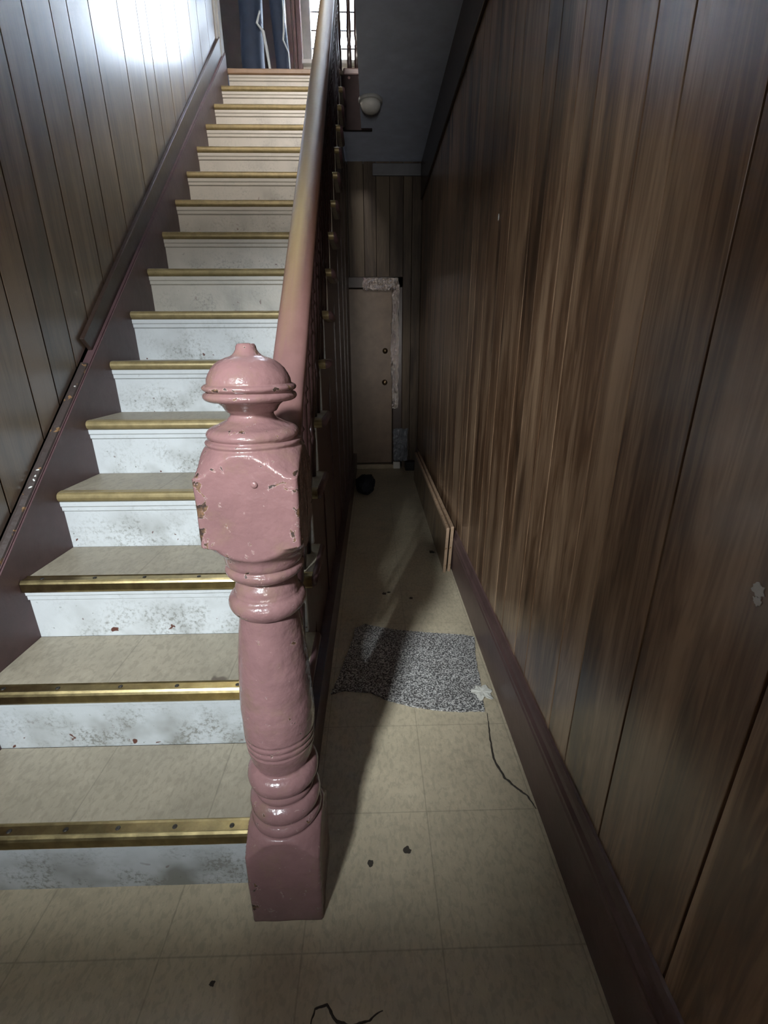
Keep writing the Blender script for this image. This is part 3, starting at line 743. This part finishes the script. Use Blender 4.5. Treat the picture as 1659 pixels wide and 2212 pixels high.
# dark bag by the stair side
bm = bmesh.new(); bmesh.ops.create_icosphere(bm, subdivisions=4, radius=1)
for v in bm.verts:
    q = v.co.copy(); s = 1+.22*noise.noise(q*1.8)+.10*noise.noise(q*5)
    v.co = Vector((q.x*.085*s, q.y*.15*s, q.z*.085*s+.07))
    if v.co.z < .002: v.co.z = .002
o = obj('dark_bag', bm, paint('black_cloth', (.010, .012, .018), .75, .5), None, (.008, 3.80, 0), True)
tag(o, 'small dark crumpled bag on the floor against the stair panelling', 'bag')

# ---------------------------------------------------------------- person on the landing
M_SKIN = paint('skin', (.45, .28, .2), .5, .05)
M_TROUS = paint('navy_trousers_cloth', (.020, .034, .068), .75, .3, lumpscale=20)
M_RIM = paint('pale_rimlight', (.55, .60, .62), .7, .1)
M_JACK = paint('dark_jacket_cloth', (.018, .02, .028), .8, .2)
M_SHOE = paint('black_shoe', (.012, .012, .013), .4, .1)
M_HAIR = paint('dark_hair', (.02, .014, .01), .6, .5)
def skin(name, verts, edges, radii, m, parent, sub=2):
    me = bpy.data.meshes.new(name); me.from_pydata([Vector(v) for v in verts], edges, [])
    o = link(name, me, m, parent)
    s = o.modifiers.new('skin', 'SKIN'); s.use_smooth_shade = True; s.branch_smoothing = .6
    for i, r in enumerate(radii):
        sv = me.skin_vertices[0].data[i]; sv.radius = r if isinstance(r, tuple) else (r, r); sv.use_root = (i == 0)
    ss = o.modifiers.new('sub', 'SUBSURF'); ss.levels = sub; ss.render_levels = sub
    return o
pe = thing('person', 'person in navy trousers, rim light added as pale strips, standing on the upstairs landing', 'person', (-.71, 4.46, Z_LAND))
LX, RX = -.085, .122
V = [(0, 0, .95), (0, 0, 1.12), (0, .01, 1.30), (0, .01, 1.44), (0, 0, 1.52), (0, -.02, 1.60), (0, -.02, 1.68), (0, -.01, 1.74),
     (-.09, 0, .90), (LX-.0, .0, .50), (LX-.01, .03, .10), (LX-.01, -.10, .035),
     (.09, 0, .90), (RX-.0, .0, .50), (RX+.0, .03, .10), (RX+.01, -.10, .035),
     (-.17, .01, 1.42), (-.22, .04, 1.15), (-.23, -.02, .92), (-.23, -.03, .86),
     (.17, .01, 1.42), (.22, .04, 1.15), (.23, -.02, .92), (.23, -.03, .86)]
E_ = [(0, 1), (1, 2), (2, 3), (3, 4), (4, 5), (5, 6), (6, 7), (0, 8), (8, 9), (9, 10), (10, 11), (0, 12), (12, 13), (13, 14), (14, 15), (3, 16), (16, 17), (17, 18), (18, 19), (3, 20), (20, 21), (21, 22), (22, 23)]
Rr = [(.13, .10), (.12, .09), (.14, .10), (.11, .08), .05, (.068, .085), (.075, .092), .05, .08, .055, .038, .03, .08, .055, .038, .03, .055, .042, .028, (.035, .016), .055, .042, .028, (.035, .016)]
for sgn, wi in ((-1, 19), (1, 23)):
    wx, wy, wz = V[wi]
    for f, (dy, l, r) in enumerate(((-.030, .070, .0085), (-.010, .080, .009), (.010, .075, .0085), (.028, .060, .0075))):
        i0 = len(V); V += [(wx, wy+dy, wz-.04), (wx+.004*sgn, wy+dy, wz-.04-l*.5), (wx-.012*sgn, wy+dy, wz-.04-l)]; Rr += [r, r, r*.8]
        E_ += [(wi, i0), (i0, i0+1), (i0+1, i0+2)]
    i0 = len(V); V += [(wx-.01*sgn, wy-.045, wz-.01), (wx-.02*sgn, wy-.06, wz-.045)]; Rr += [.010, .008]; E_ += [(wi, i0), (i0, i0+1)]
skin('body', V, E_, Rr, M_SKIN, pe)
skin('trousers', [(0, 0, .98), (-.09, 0, .88), (LX-.0, -.01, .62), (LX+.004, -.02, .46), (LX-.02, .015, .28), (LX-.01, .02, .07), (.09, 0, .88), (RX-.01, -.01, .62), (RX-.008, -.02, .48), (RX+.004, .015, .30), (RX+.01, .02, .07), (0, 0, 1.05)],
     [(0, 1), (1, 2), (2, 3), (3, 4), (4, 5), (0, 6), (6, 7), (7, 8), (8, 9), (9, 10), (0, 11)],
     [(.16, .12), (.11, .11), (.095, .10), (.098, .09), (.105, .095), (.10, .095), .10, .065, .056, .060, .062, (.14, .11)], M_TROUS, pe)
skin('jacket', [(0, 0, 1.0), (0, 0, 1.15), (0, .01, 1.32), (0, .01, 1.46), (0, 0, 1.52), (-.18, .01, 1.43), (-.23, .04, 1.15), (-.235, -.01, .95), (.18, .01, 1.43), (.23, .04, 1.15), (.235, -.01, .95)],
     [(0, 1), (1, 2), (2, 3), (3, 4), (3, 5), (5, 6), (6, 7), (3, 8), (8, 9), (9, 10)],
     [(.18, .13), (.155, .12), (.165, .12), (.13, .10), .065, .07, .058, .045, .07, .058, .045], M_JACK, pe)
for sx in (LX-.01, RX+.01):
    skin('shoe', [(sx, .05, .045), (sx, -.05, .045), (sx, -.17, .035)], [(0, 1), (1, 2)], [(.045, .045), (.045, .042), (.042, .03)], M_SHOE, pe)
bm = bmesh.new(); bmesh.ops.create_uvsphere(bm, u_segments=24, v_segments=16, radius=1)
for v in bm.verts: v.co = Vector((v.co.x*.088, v.co.y*.10+.008, v.co.z*.085+1.705)); v.co.y += max(0, 1.69-v.co.z)*.4
obj('hair', bm, M_HAIR, pe, smooth=True)
bm = bmesh.new(); bmesh.ops.create_cone(bm, cap_ends=True, segments=10, radius1=.016, radius2=.006, depth=.045, matrix=Matrix.Translation((0, -.118, 1.63)) @ Matrix.Rotation(math.radians(15), 4, 'X')); obj('nose', bm, M_SKIN, pe, smooth=True)
for s_ in (-1, 1):
    bm = bmesh.new(); bmesh.ops.create_uvsphere(bm, u_segments=10, v_segments=8, radius=.011, matrix=Matrix.Translation((s_*.03, -.103, 1.655))); obj('eye', bm, M_WHITE, pe, smooth=True)
    bm = bmesh.new(); bmesh.ops.create_uvsphere(bm, u_segments=10, v_segments=8, radius=.022, matrix=Matrix.Translation((s_*.078, -.01, 1.64)) @ Matrix.Diagonal((.4, .8, 1.3, 1))); obj('ear', bm, M_SKIN, pe, smooth=True)
bm = bmesh.new(); box(bm, -.025, .025, -.112, -.098, 1.583, 1.592, .003); obj('mouth', bm, M_NEWEL, pe)
def rimlight(pts, wd):  # pale strips stand in for the back-lit rim on the legs
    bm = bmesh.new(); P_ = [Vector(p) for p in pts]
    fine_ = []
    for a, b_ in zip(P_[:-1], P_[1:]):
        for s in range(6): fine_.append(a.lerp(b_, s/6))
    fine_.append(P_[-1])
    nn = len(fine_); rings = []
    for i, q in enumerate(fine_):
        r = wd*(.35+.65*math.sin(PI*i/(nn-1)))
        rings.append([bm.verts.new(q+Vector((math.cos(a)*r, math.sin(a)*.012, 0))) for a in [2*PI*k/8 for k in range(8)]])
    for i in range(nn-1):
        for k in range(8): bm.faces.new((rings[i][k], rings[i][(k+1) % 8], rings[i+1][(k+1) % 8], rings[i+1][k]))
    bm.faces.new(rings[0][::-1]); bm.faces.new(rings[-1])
    o = obj('trouser_rimlight', bm, M_RIM, pe, smooth=True); o['label'] = 'pale strip for rim light along the trouser leg'
rimlight([(-.005, -.09, .48), (-.03, -.10, .405), (.012, -.105, .36), (.030, -.10, .25), (.045, -.095, .12), (.050, -.09, .04)], .012)
rimlight([(.160, -.06, .62), (.165, -.06, .50), (.158, -.062, .38), (.150, -.064, .33), (.185, -.06, .26), (.192, -.06, .04)], .007)
